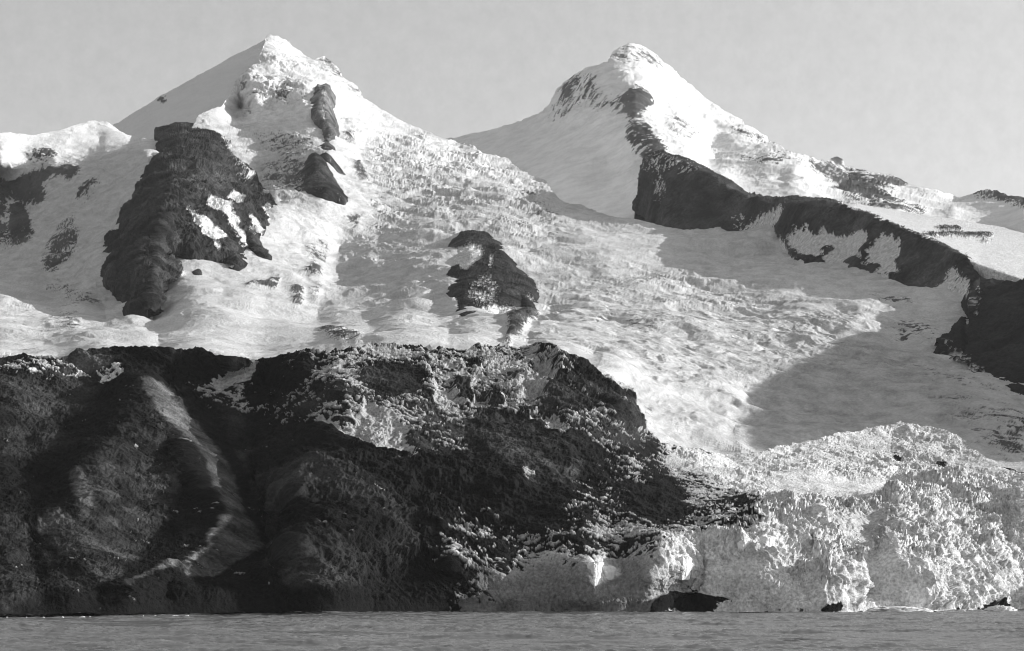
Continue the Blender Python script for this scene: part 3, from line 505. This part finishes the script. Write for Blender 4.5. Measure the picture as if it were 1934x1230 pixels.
F_D = paint(.06, [
    (.30, 8, [(0, 690), (130, 690), (250, 720), (150, 730), (60, 720), (0, 720)]), (.8, 2, [(115, 716), (135, 715), (170, 716), (165, 722), (130, 722)]), (.65, 4, [(185, 722), (200, 716), (235, 706), (238, 722), (205, 735)]), (.5, 4, [(100, 765), (120, 758), (140, 762), (108, 768)]),
    (.24, 8, [(340, 740), (430, 745), (520, 700), (700, 675), (860, 668), (1000, 672), (1092, 690), (1190, 745), (1215, 840), (1250, 860), (1100, 880), (1000, 850), (900, 850), (880, 880), (790, 890), (700, 860), (600, 800), (540, 830), (480, 800), (400, 790)]),
    (.55, 5, [(560, 690), (700, 668), (1000, 668), (1010, 684), (800, 690), (620, 700)]),
    (.6, 5, [(1088, 684), (1130, 708), (1188, 740), (1208, 775), (1226, 850), (1205, 835), (1190, 790), (1165, 752), (1120, 728)]),
    (.02, 5, [(200, 680), (270, 674), (350, 672), (440, 688), (450, 700), (410, 730), (340, 720), (260, 728), (225, 700)]),
    (.95, 4, [(400, 742), (420, 722), (450, 703), (475, 697), (505, 700), (480, 718), (440, 735), (415, 750)]),
    (.65, 7, [(410, 745), (450, 745), (475, 790), (460, 800), (430, 770)]), (.08, 8, [(480, 700), (560, 690), (600, 700), (570, 750), (490, 740)]),
    (.75, 7, [(600, 695), (650, 690), (690, 720), (670, 735), (625, 715)]), (.03, 6, [(685, 712), (740, 700), (790, 712), (790, 770), (720, 770), (690, 745)]),
    (.9, 4, [(602, 800), (625, 795), (640, 805), (680, 800), (688, 770), (700, 758), (716, 790), (745, 800), (760, 830), (778, 862), (772, 896), (730, 880), (690, 862), (650, 838)]),
    (.38, 6, [(700, 760), (820, 770), (880, 790), (890, 825), (800, 820), (740, 795)]), (.05, 4, [(620, 802), (660, 803), (676, 815), (640, 818)]),
    (.62, 6, [(800, 690), (1000, 676), (1030, 690), (1040, 770), (1000, 790), (960, 800), (900, 790), (850, 800), (810, 780)]),
    (.0, 4, [(846, 740), (870, 735), (890, 775), (880, 795), (855, 780)]), (.0, 4, [(920, 770), (945, 760), (955, 790), (930, 800)]), (.1, 3, [(876, 690), (900, 688), (898, 720), (880, 715)]),
    (.88, 5, [(1005, 700), (1035, 690), (1045, 740), (1015, 745), (1020, 770), (990, 780), (985, 740)]),
    (.0, 4, [(1018, 745), (1058, 746), (1100, 790), (1110, 810), (1080, 806), (1040, 782)]), (.0, 4, [(1078, 730), (1115, 728), (1145, 768), (1180, 800), (1190, 832), (1150, 812), (1110, 765)]), (.05, 5, [(1150, 755), (1185, 750), (1200, 790), (1190, 810)]), (.12, 6, [(1000, 672), (1060, 676), (1100, 700), (1080, 715), (1010, 690)]),
    (.0, 8, [(870, 820), (960, 800), (1040, 810), (1100, 850), (1090, 900), (1040, 920), (960, 930), (900, 880)]),
    (.75, 2.5, [(1015, 800), (1050, 808), (1068, 838), (1040, 826), (1000, 806)]), (.7, 3, [(1160, 815), (1190, 838), (1230, 857), (1200, 852), (1172, 832)]), (.5, 4, [(985, 915), (1000, 895), (1010, 920), (990, 925)]),
    (.24, 10, [(1080, 930), (1150, 880), (1240, 858), (1340, 868), (1400, 960), (1420, 1010), (1240, 1045), (1000, 1072), (850, 1085), (830, 1040), (950, 1000), (1060, 1000)]),
    (.3, 6, [(860, 990), (950, 985), (970, 1010), (900, 1030), (860, 1020)]),
    (.02, 9, [(880, 950), (1050, 950), (1060, 1000), (980, 990), (900, 975)]),
    (.55, 8, [(1120, 1000), (1280, 975), (1300, 1030), (1150, 1040), (1100, 1020)]),
    (.9, 12, [(1240, 858), (1400, 850), (1940, 780), (2200, 900), (2200, 1200), (1260, 1200), (1240, 1045), (1300, 1030), (1330, 980), (1290, 930)]),
    (.9, 8, [(1300, 840), (1480, 835), (1700, 780), (2200, 780), (2200, 860), (1700, 850)]), (.995, 8, [(1460, 830), (1560, 790), (1700, 760), (2200, 760), (2200, 1200), (1300, 1200), (1310, 1075), (1380, 1035), (1460, 985), (1470, 930)]),
    (.45, 9, [(1290, 900), (1380, 920), (1450, 960), (1440, 1000), (1330, 1030), (1290, 1000)]),
    (.04, 9, [(1175, 935), (1240, 920), (1290, 930), (1300, 985), (1230, 1005), (1180, 985)]), (.5, 7, [(1290, 930), (1390, 950), (1400, 980), (1320, 985)]),
    (.7, 24, [(840, 1110), (880, 1092), (960, 1078), (1060, 1068), (1240, 1046), (1320, 1060), (1320, 1200), (870, 1200)]), (.97, 14, [(960, 1090), (1060, 1074), (1240, 1050), (1330, 1055), (1330, 1200), (950, 1200)]),
    (.03, 14, [(640, 1170), (700, 1110), (800, 1080), (860, 1085), (855, 1110), (850, 1180)]),
    (.0, 5, [(1228, 1160), (1236, 1130), (1265, 1118), (1310, 1128), (1380, 1132), (1384, 1142), (1350, 1148), (1345, 1165)]),  # dark of the waterline cave, painted black into the ice
    (.8, 3, [(1390, 1152), (1600, 1150), (1600, 1165), (1340, 1165)]), (.75, 3, [(900, 1153), (1100, 1153), (1100, 1165), (900, 1165)]), (.1, 3, [(1555, 1147), (1588, 1143), (1588, 1160), (1556, 1160)]), (.2, 3, [(1840, 1150), (1870, 1140), (1920, 1150), (1930, 1160), (1800, 1160)]),
    (.03, 3, [(1763, 880), (1785, 876), (1790, 890), (1768, 898)]), (.1, 3, [(1690, 862), (1700, 862), (1698, 876), (1690, 876)]), 
    (.93, 4, [(1545, 955), (1620, 952), (1600, 990), (1560, 1000)])])
F_G = paint(.008, [
    (.030, 14, [(0, 695), (110, 700), (200, 745), (120, 850), (0, 900)]), (.10, 8, [(100, 690), (190, 672), (230, 690), (190, 712), (120, 712)]),
    (.03, 4, [(0, 1000), (50, 1005), (68, 1040), (60, 1100), (75, 1150), (0, 1160)]), (.006, 3, [(62, 1060), (88, 1075), (108, 1150), (70, 1150)]),
    (.034, 4, [(275, 780), (300, 800), (330, 830), (360, 850), (372, 900), (350, 960), (320, 1000), (250, 1062), (200, 1052), (150, 1010), (148, 920), (200, 860), (235, 820)]),
    (.008, 5, [(345, 850), (372, 870), (388, 920), (385, 960), (340, 990), (312, 985), (350, 930), (345, 890)]), (.012, 5, [(168, 950), (190, 965), (240, 940), (232, 980), (172, 1000)]), (.014, 4, [(255, 790), (300, 812), (288, 845), (258, 832)]),  # first patch: shade beside the pale ribbon painted into the gravel
    (.09, 2.5, [(146, 912), (160, 905), (168, 955), (166, 985), (150, 975)]), (.055, 4, [(182, 880), (205, 868), (214, 960), (195, 972)]), (.05, 4, [(240, 930), (290, 920), (300, 980), (260, 985)]),
    (.005, 3, [(405, 985), (340, 1010), (290, 1035), (250, 1075), (205, 1115), (190, 1128), (240, 1112), (300, 1085), (380, 1040), (412, 1005)]), (.016, 3, [(390, 1008), (300, 1052), (262, 1086), (300, 1076), (370, 1036)]),  # shade of the hollow above the light line, painted dark
    (.065, 2.5, [(85, 1000), (120, 985), (160, 1012), (205, 1045), (262, 1070), (236, 1082), (225, 1108), (185, 1126), (130, 1082), (85, 1030)]), (.01, 1.5, [(70, 1030), (110, 1048), (150, 1078), (185, 1114), (172, 1114), (140, 1086), (100, 1058), (70, 1040)]), (.03, 1.5, [(120, 1020), (200, 1062), (230, 1086), (220, 1088), (190, 1068), (118, 1030)]),
    (.045, 3, [(85, 1055), (140, 1092), (182, 1128), (150, 1142), (104, 1112)]),
    (.11, 2, [(268, 742), (292, 742), (312, 765), (340, 792), (378, 836), (400, 868), (428, 915), (448, 950), (450, 985), (425, 985), (398, 950), (382, 895), (352, 848), (310, 806), (278, 775)]),  # paler gravel, with the sunlight on its right-facing facet painted in
    (.09, 3, [(425, 985), (450, 990), (470, 1010), (486, 1045), (462, 1066), (430, 1086), (400, 1110), (368, 1104), (345, 1108), (330, 1090), (350, 1086), (392, 1050), (416, 1018)]),  # paler gravel of the lobe, its lit right face painted in too
    (.45, 1., [(238, 1117), (262, 1104), (300, 1091), (340, 1080), (362, 1066), (386, 1048), (398, 1030), (412, 1010), (422, 988), (425, 990), (419, 1008), (405, 1028), (397, 1042), (384, 1056), (360, 1072), (330, 1085), (285, 1097)]),
    (.022, 12, [(480, 900), (640, 880), (760, 980), (840, 1060), (700, 1130), (600, 1150), (500, 1130), (520, 1040)]), (.036, 5, [(560, 1112), (640, 1090), (700, 1060), (820, 1042), (790, 1075), (700, 1120), (610, 1146)]), (.03, 4, [(480, 920), (560, 905), (640, 930), (740, 990), (720, 1002), (620, 962), (500, 962)]), (.04, 3, [(530, 1078), (560, 1080), (590, 1130), (560, 1142)]),
    (.006, 6, [(560, 1000), (660, 1010), (720, 1040), (660, 1060), (580, 1040)]), (.02, 4, [(392, 760), (440, 770), (486, 870), (470, 886), (430, 830)]), (.03, 3, [(420, 820), (450, 860), (500, 960), (490, 975), (446, 900)]),
    (.03, 12, [(540, 760), (680, 700), (900, 700), (1200, 780), (1200, 860), (800, 880), (600, 800)]),
    (.055, 5, [(900, 830), (950, 838), (1000, 870), (1060, 905), (1080, 880), (1100, 880), (1080, 920), (1000, 925), (930, 880)]), (.03, 4, [(960, 812), (1040, 815), (1090, 850), (1070, 868), (1010, 840)]),
    (.006, 8, [(480, 1120), (640, 1146), (760, 1110), (900, 1095), (900, 1170), (400, 1170), (410, 1130)]), (.006, 5, [(1225, 1165), (1240, 1125), (1390, 1130), (1390, 1165)])])  # last patch blackens the painted cave
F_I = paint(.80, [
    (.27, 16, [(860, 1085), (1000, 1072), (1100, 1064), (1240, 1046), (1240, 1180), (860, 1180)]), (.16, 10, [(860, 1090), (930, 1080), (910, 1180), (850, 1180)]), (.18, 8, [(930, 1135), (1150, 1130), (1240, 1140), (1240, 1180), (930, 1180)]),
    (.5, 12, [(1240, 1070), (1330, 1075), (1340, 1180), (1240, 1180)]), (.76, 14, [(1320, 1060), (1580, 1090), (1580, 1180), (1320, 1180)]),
    (.84, 2, [(1108, 1064), (1130, 1062), (1170, 1072), (1175, 1090), (1150, 1098), (1122, 1107), (1112, 1090)]),  # sunlit ice face painted brighter into the dirty cliff
    (.84, 8, [(1450, 905), (1700, 912), (1640, 948), (1480, 942)]), (.68, 14, [(1600, 850), (1700, 815), (1850, 850), (1880, 920), (1700, 890)]), (.62, 8, [(1545, 962), (1700, 962), (1690, 1020), (1620, 1060), (1580, 1020)]),  # last patch darkens the alcove ice, shade painted in
    (.48, 12, [(260, 660), (1000, 660), (1210, 760), (1250, 860), (1380, 930), (1360, 1010), (1250, 1035), (1000, 1060), (820, 1040), (700, 900), (260, 800)])])
F_R = paint(.5, [(1.0, 14, [(480, 860), (880, 900), (1000, 930), (860, 1060), (600, 1150), (480, 1130)]),(1.2, 12, [(1240, 1040), (1340, 1010), (1460, 950), (1640, 940), (1720, 900), (1900, 900), (2200, 1000), (2200, 1160), (1240, 1160)]),
    (.30, 12, [(1240, 850), (1600, 815), (1900, 850), (2200, 930), (2200, 960), (1900, 900), (1700, 860), (1480, 930), (1300, 960)]), (.06, 10, [(1450, 900), (1720, 912), (1640, 948), (1480, 942)]),
    (1.1, 10, [(790, 680), (1040, 680), (1200, 760), (1200, 840), (1020, 800), (860, 800), (800, 780)]),
    (.5, 14, [(0, 700), (260, 740), (500, 1000), (600, 1160), (0, 1160)]), (.3, 6, [(262, 740), (296, 740), (345, 790), (455, 950), (490, 1045), (430, 1095), (340, 1115), (230, 1120), (85, 1040), (85, 995), (150, 1000), (250, 1065), (380, 1020), (410, 980), (340, 850)]), (.2, 6, [(1620, 1070), (1690, 1048), (1745, 1062), (1752, 1150), (1618, 1150)]),
    (.45, 7, [(880, 1105), (1240, 1072), (1240, 1160), (880, 1160)]), (.32, 7, [(1330, 1085), (1420, 1050), (1500, 1095), (1590, 1110), (1600, 1160), (1320, 1160)]), (.25, 6, [(1560, 975), (1680, 970), (1640, 1050), (1600, 1040)])])
def d_front(S, ice):
    X, Y, Z = S.X, S.Y, S.Z; R = S.Rv
    sea = np.clip((Z+1)/6, .25, 1)
    wx = fbm(X, Y, Z, 1/40., 3, .5, seed=121.)*16; wz = fbm(X, Y, Z, 1/40., 3, .5, seed=123.)*12
    patch = sstep(fbm(X+wx, Y, Z+wz, 1/55., 3, .55, seed=125.), -.25, .3)
    big = fbm(X+wx, Y, Z+wz, 1/140., 4, .55, True, seed=51.)*9
    # ice: towers and fissures, steeper than they are wide
    tn = fbm(X+wx, Y*.6, Z*.40+wz, 1/32., 5, .6, seed=52.)
    tw = stair(tn, 7.)*19 + fbm(X+wx*.5, Y*.8, Z*.42, 1/24., 5, .72, True, seed=57.)*6.5
    fi = fbm(X+wx*.5, Y, Z*.5, 1/8., 4, .72, True, seed=53.)*2.1
    # debris: gullied down to the right, broken into steps
    p = X*.86-Z*.5; q = X*.5+Z*.86
    gu = fbm(p*.35+wx*.5, Y*.3, q+wz*.4, 1/75., 6, .6, True, seed=54.)*17 + stair(fbm(p*.5, Y*.5, q, 1/26., 4, .6, seed=58.), 5.)*6
    ru = fbm(X, Y*.6, Z, 1/9., 5, .75, True, seed=55.)*3.2
    w = np.clip((S.U-1150)/250, 0, 1); w = np.maximum(w, np.clip(S.Dv*1.4-.3, 0, 1))
    return sea*(big*.7 + (tw*(.55+.5*patch)+fi*(.5+.8*patch))*w*R*1.15 + (gu*(.1+1.1*R)+ru*(.3+.8*R))*(1-w) + ice*(1-w)*1.8)
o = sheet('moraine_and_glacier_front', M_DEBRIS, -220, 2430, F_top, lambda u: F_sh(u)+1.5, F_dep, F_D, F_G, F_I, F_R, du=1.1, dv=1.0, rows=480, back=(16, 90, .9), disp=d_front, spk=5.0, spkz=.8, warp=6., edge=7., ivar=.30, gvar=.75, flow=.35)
setting(o, 'debris covered slopes at left and the calving ice front of the glacier at right')

# ------------------------------------------------------------------ sea
def sea():
    m = bpy.data.materials.new('sea_water'); m.use_nodes = True; nt = m.node_tree; L = nt.links.new
    b = nt.nodes['Principled BSDF']; b.inputs['Base Color'].default_value = (.145, .145, .145, 1)
    b.inputs['Roughness'].default_value = .14; b.inputs['IOR'].default_value = 1.33
    tc = nd(nt, 'ShaderNodeTexCoord'); mp = nd(nt, 'ShaderNodeMapping'); mp.inputs['Scale'].default_value = (.25, .8, 1)
    nz = nd(nt, 'ShaderNodeTexNoise'); nz.inputs['Scale'].default_value = 1.1; nz.inputs['Detail'].default_value = 5
    L(tc.outputs['Object'], mp.inputs['Vector']); L(mp.outputs[0], nz.inputs['Vector'])
    bp = nd(nt, 'ShaderNodeBump'); bp.inputs['Strength'].default_value = .9; bp.inputs['Distance'].default_value = .25
    L(nz.outputs['Fac'], bp.inputs['Height']); L(bp.outputs['Normal'], b.inputs['Normal'])
    ys = np.r_[-9000, -2000, -300, -20, 60, 150, 220, np.geomspace(260, 2300, 1300), 3000, 12000]
    ang = np.r_[-1.2, -.6, -.4, np.linspace(-.32, .32, 900), .4, .6, 1.2]
    A, Yg = np.meshgrid(ang, ys)
    X = A*np.maximum(Yg, 900)*np.where(Yg < 0, 8, 1); Y = Yg.copy()
    X = np.where(np.abs(A) > .5, A*14000, X)
    near = (np.clip((Yg-220)/60, 0, 1)*(np.abs(A) <= .33)*(Yg < 2400))
    wv = fbm(X*.3, Y, X*0, 1/80., 3, .5, seed=64.)*12
    h = fbm((X+wv)*.30, Y+wv*.5, X*0, 1/17., 6, .62, True, seed=61.)
    h2 = fbm(X*.5, Y, X*0, 1/60., 2, .5, seed=62.)
    Z = near*(1.9*h*(.4+1.3*sstep(h2, -.35, .35))-.5)
    return grid_mesh('sea', X, Y, Z, m)
setting(sea(), 'grey rippled sea water in front of the ice')

# ------------------------------------------------------------------ floating ice along the shore
m_fl = land_material('floating_ice', .4, .6, .1)
def serac(a, e0, e1, w, turn, label):
    """a squared-off leaning tower of clean ice standing out of the cliff"""
    Y = float(F_dep(np.array([float(a)]), np.array([(e0+e1)/2.]))[0])-5
    x, y, z0 = world(a, e1, Y); H = (e1-e0)/FOC*Y; W = w/FOC*Y*.5
    nu, nv = 96, 60
    th, t = np.meshgrid(np.linspace(0, 2*np.pi, nu), np.linspace(0, 1, nv))
    cs, sn = np.cos(th), np.sin(th); sq = 1/np.maximum(np.abs(cs), np.abs(sn))**.8
    r = sq*(.75+.35*np.sqrt(np.clip(t*1.6, 0, 1)))*(1+.25*stair(fbm(cs*1.2, sn*1.2, t*1.5+a, 1.7, 4, .6, seed=a*.1), 4.)+.07*fbm(cs*3, sn*3, t*5, 1.5, 4, .7, True, seed=a*.2))
    r = r*np.clip((1-t)*14, 0, 1)**.5
    top = 1+.22*fbm(cs*1.5, sn*1.5, t*0+a, 1.2, 4, .65, seed=a*.3)
    X = W*r*cs+W*.25*(t-.5); Yy = W*.8*r*sn; Z = H*t*top
    c, s_ = math.cos(turn), math.sin(turn)
    o = grid_mesh('ice_tower', X*c-Yy*s_, X*s_+Yy*c, Z, m_fl, {'albedo': .84+0*X})
    o.location = (x, y, z0); thing(o, label, 'ice tower'); return o
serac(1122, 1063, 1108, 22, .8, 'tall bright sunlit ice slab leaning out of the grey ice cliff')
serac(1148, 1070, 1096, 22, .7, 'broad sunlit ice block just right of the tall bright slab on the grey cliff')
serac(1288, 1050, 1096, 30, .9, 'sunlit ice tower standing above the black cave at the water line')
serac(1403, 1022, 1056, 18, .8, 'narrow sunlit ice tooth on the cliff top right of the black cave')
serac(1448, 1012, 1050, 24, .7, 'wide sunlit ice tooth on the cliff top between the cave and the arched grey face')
def floe(a, e, w, h, label, group=None, name='ice_floe'):
    Y = CAMH*FOC/(e-VH); x, y, z = world(a, e, Y); W = w/FOC*Y*.5; H = h/FOC*Y
    nu, nv = 72, 26
    th, ph = np.meshgrid(np.linspace(0, 2*np.pi, nu), np.linspace(-.35, 1, nv)*np.pi/2)
    k = max(1., w/14.); cx, cy, cz = np.cos(th)*np.cos(ph), np.sin(th)*np.cos(ph), np.sin(ph)
    r = .8+.4*fbm(cx*k, cy*k, cz, 1.3, 5, .65, True, seed=a*.37)+.15*stair(fbm(cx*k, cy*k, cz, 1.9, 3, .6, seed=a), 4.)
    X = W*r*np.cos(th)*np.cos(ph); Yy = W*.6*r*np.sin(th)*np.cos(ph); Z = H*r*np.sin(ph)
    X[-1] = X[-1].mean(); Yy[-1] = Yy[-1].mean(); Z[-1] = Z[-1].mean()
    o = grid_mesh(name, X, Yy, Z, m_fl, {'albedo': np.full(X.shape, .8)})
    o.location = (x, y-18, 0); thing(o, label, 'floating ice', group)
    return o
floe(1668, 1156.5, 165, 12, 'long low white ice shelf lying at the water line below the arched grey ice face', name='ice_ledge')
floe(1722, 1156.5, 60, 9, 'low white ice mound at the right end of the long ice shelf')
floe(1878, 1156, 62, 12, 'low rounded white ice piece under the far right ice cliff')
floe(1808, 1156.6, 12, 6, 'small white ice lump left of the rounded piece under the far right cliff')
floe(1930, 1156.4, 12, 6, 'small white ice lump at the right edge of the photo')
floe(1518, 1157.5, 7, 5, 'tiny white ice lump left of the long ice shelf')
for a, e, w in ((8, 1167.6, 14), (28, 1168, 6), (64, 1168.2, 5), (96, 1168, 6), (131, 1167.5, 7), (168, 1167, 16), (182, 1167, 7), (222, 1167.2, 10), (281, 1166, 4), (303, 1165.6, 8), (340, 1165.4, 22), (362, 1165.4, 14)):
    floe(a, e, w*.8, 4.0 if w > 4 else 4.6, 'tiny white ice piece floating close to the dark shore at left', 'tiny ice pieces along the left shore')

# ------------------------------------------------------------------ light, air, camera
SUN_EL, SUN_AZ = 20.0, 13.0      # azimuth: degrees behind the right hand side
e, a = math.radians(SUN_EL), math.radians(SUN_AZ)
Ld = (math.cos(e)*math.cos(a), math.cos(e)*math.sin(a), math.sin(e))
from mathutils import Vector
sl = bpy.data.lights.new('sun', 'SUN'); sl.energy = 4.2; sl.angle = math.radians(.5); sl.color = (1, 1, 1)
so = bpy.data.objects.new('sun', sl); COL.objects.link(so); so.rotation_euler = Vector(Ld).to_track_quat('Z', 'Y').to_euler(); so.location = (3000, 0, 3000)
sc = bpy.context.scene
w = bpy.data.worlds.new('World'); sc.world = w; w.use_nodes = True; nt = w.node_tree; L = nt.links.new
bg = nt.nodes['Background']; bg.inputs['Strength'].default_value = .125
sk = nd(nt, 'ShaderNodeTexSky', sky_type='NISHITA'); sk.sun_disc = False; sk.sun_elevation = e; sk.sun_rotation = math.radians(90)-a
sk.air_density = 1.; sk.dust_density = 1.5
# blue-sensitive black and white film: the sky's grey comes mostly from its green and blue
sp = nd(nt, 'ShaderNodeSeparateColor'); L(sk.outputs[0], sp.inputs[0])
ad = nd(nt, 'ShaderNodeMath', operation='ADD'); L(sp.outputs[1], ad.inputs[0]); L(sp.outputs[2], ad.inputs[1])
hf = nd(nt, 'ShaderNodeMath', operation='MULTIPLY'); hf.inputs[1].default_value = .5; L(ad.outputs[0], hf.inputs[0])
tg = nd(nt, 'ShaderNodeTexCoord'); vz = nd(nt, 'ShaderNodeTexNoise'); vz.inputs['Scale'].default_value = 130; vz.inputs['Detail'].default_value = 5; vz.inputs['Roughness'].default_value = .75
L(tg.outputs['Generated'], vz.inputs['Vector'])
vr = nd(nt, 'ShaderNodeMapRange'); vr.inputs['From Min'].default_value = .3; vr.inputs['From Max'].default_value = .7; vr.inputs['To Min'].default_value = .94; vr.inputs['To Max'].default_value = 1.06
L(vz.outputs['Fac'], vr.inputs['Value'])
gr = nd(nt, 'ShaderNodeMath', operation='MULTIPLY'); L(hf.outputs[0], gr.inputs[0]); L(vr.outputs['Result'], gr.inputs[1])
cc = nd(nt, 'ShaderNodeCombineColor'); [L(gr.outputs[0], cc.inputs[i]) for i in range(3)]; L(cc.outputs[0], bg.inputs['Color'])

hx = bpy.data.meshes.new('haze'); x0, x1, y0, y1, z0, z1 = -15500, 15500, -9500, 12600, -3, 2750
hx.from_pydata([(x, y, z) for z in (z0, z1) for y in (y0, y1) for x in (x0, x1)], [], [(0, 2, 3, 1), (4, 5, 7, 6), (0, 1, 5, 4), (2, 6, 7, 3), (0, 4, 6, 2), (1, 3, 7, 5)])
hm = bpy.data.materials.new('haze_air'); hm.use_nodes = True; nt = hm.node_tree; nt.nodes.clear()
ho = nd(nt, 'ShaderNodeOutputMaterial'); hv = nd(nt, 'ShaderNodeVolumePrincipled'); hv.inputs['Color'].default_value = (.95, .95, .95, 1); hv.inputs['Density'].default_value = 8.5e-6; hv.inputs['Anisotropy'].default_value = .2
nt.links.new(hv.outputs[0], ho.inputs['Volume']); hx.materials.append(hm)
hob = bpy.data.objects.new('haze', hx); COL.objects.link(hob); hob['kind'] = 'stuff'

sc.cycles.pixel_filter_type = 'BLACKMAN_HARRIS'; sc.cycles.filter_width = 1.05
cam = bpy.data.cameras.new('camera'); co = bpy.data.objects.new('camera', cam); COL.objects.link(co)
co.location = (0, 0, CAMH); co.rotation_euler = (math.radians(90), 0, 0)
cam.sensor_width = 36; cam.lens = FOC/1934*36; cam.shift_y = (VH-615)/1934; cam.clip_start = 1; cam.clip_end = 40000
sc.camera = co
sc.view_settings.view_transform = 'Standard'; sc.view_settings.look = 'None'; sc.view_settings.exposure = .45; sc.view_settings.gamma = 1
print('built in %.0fs' % (time.time()-T0))
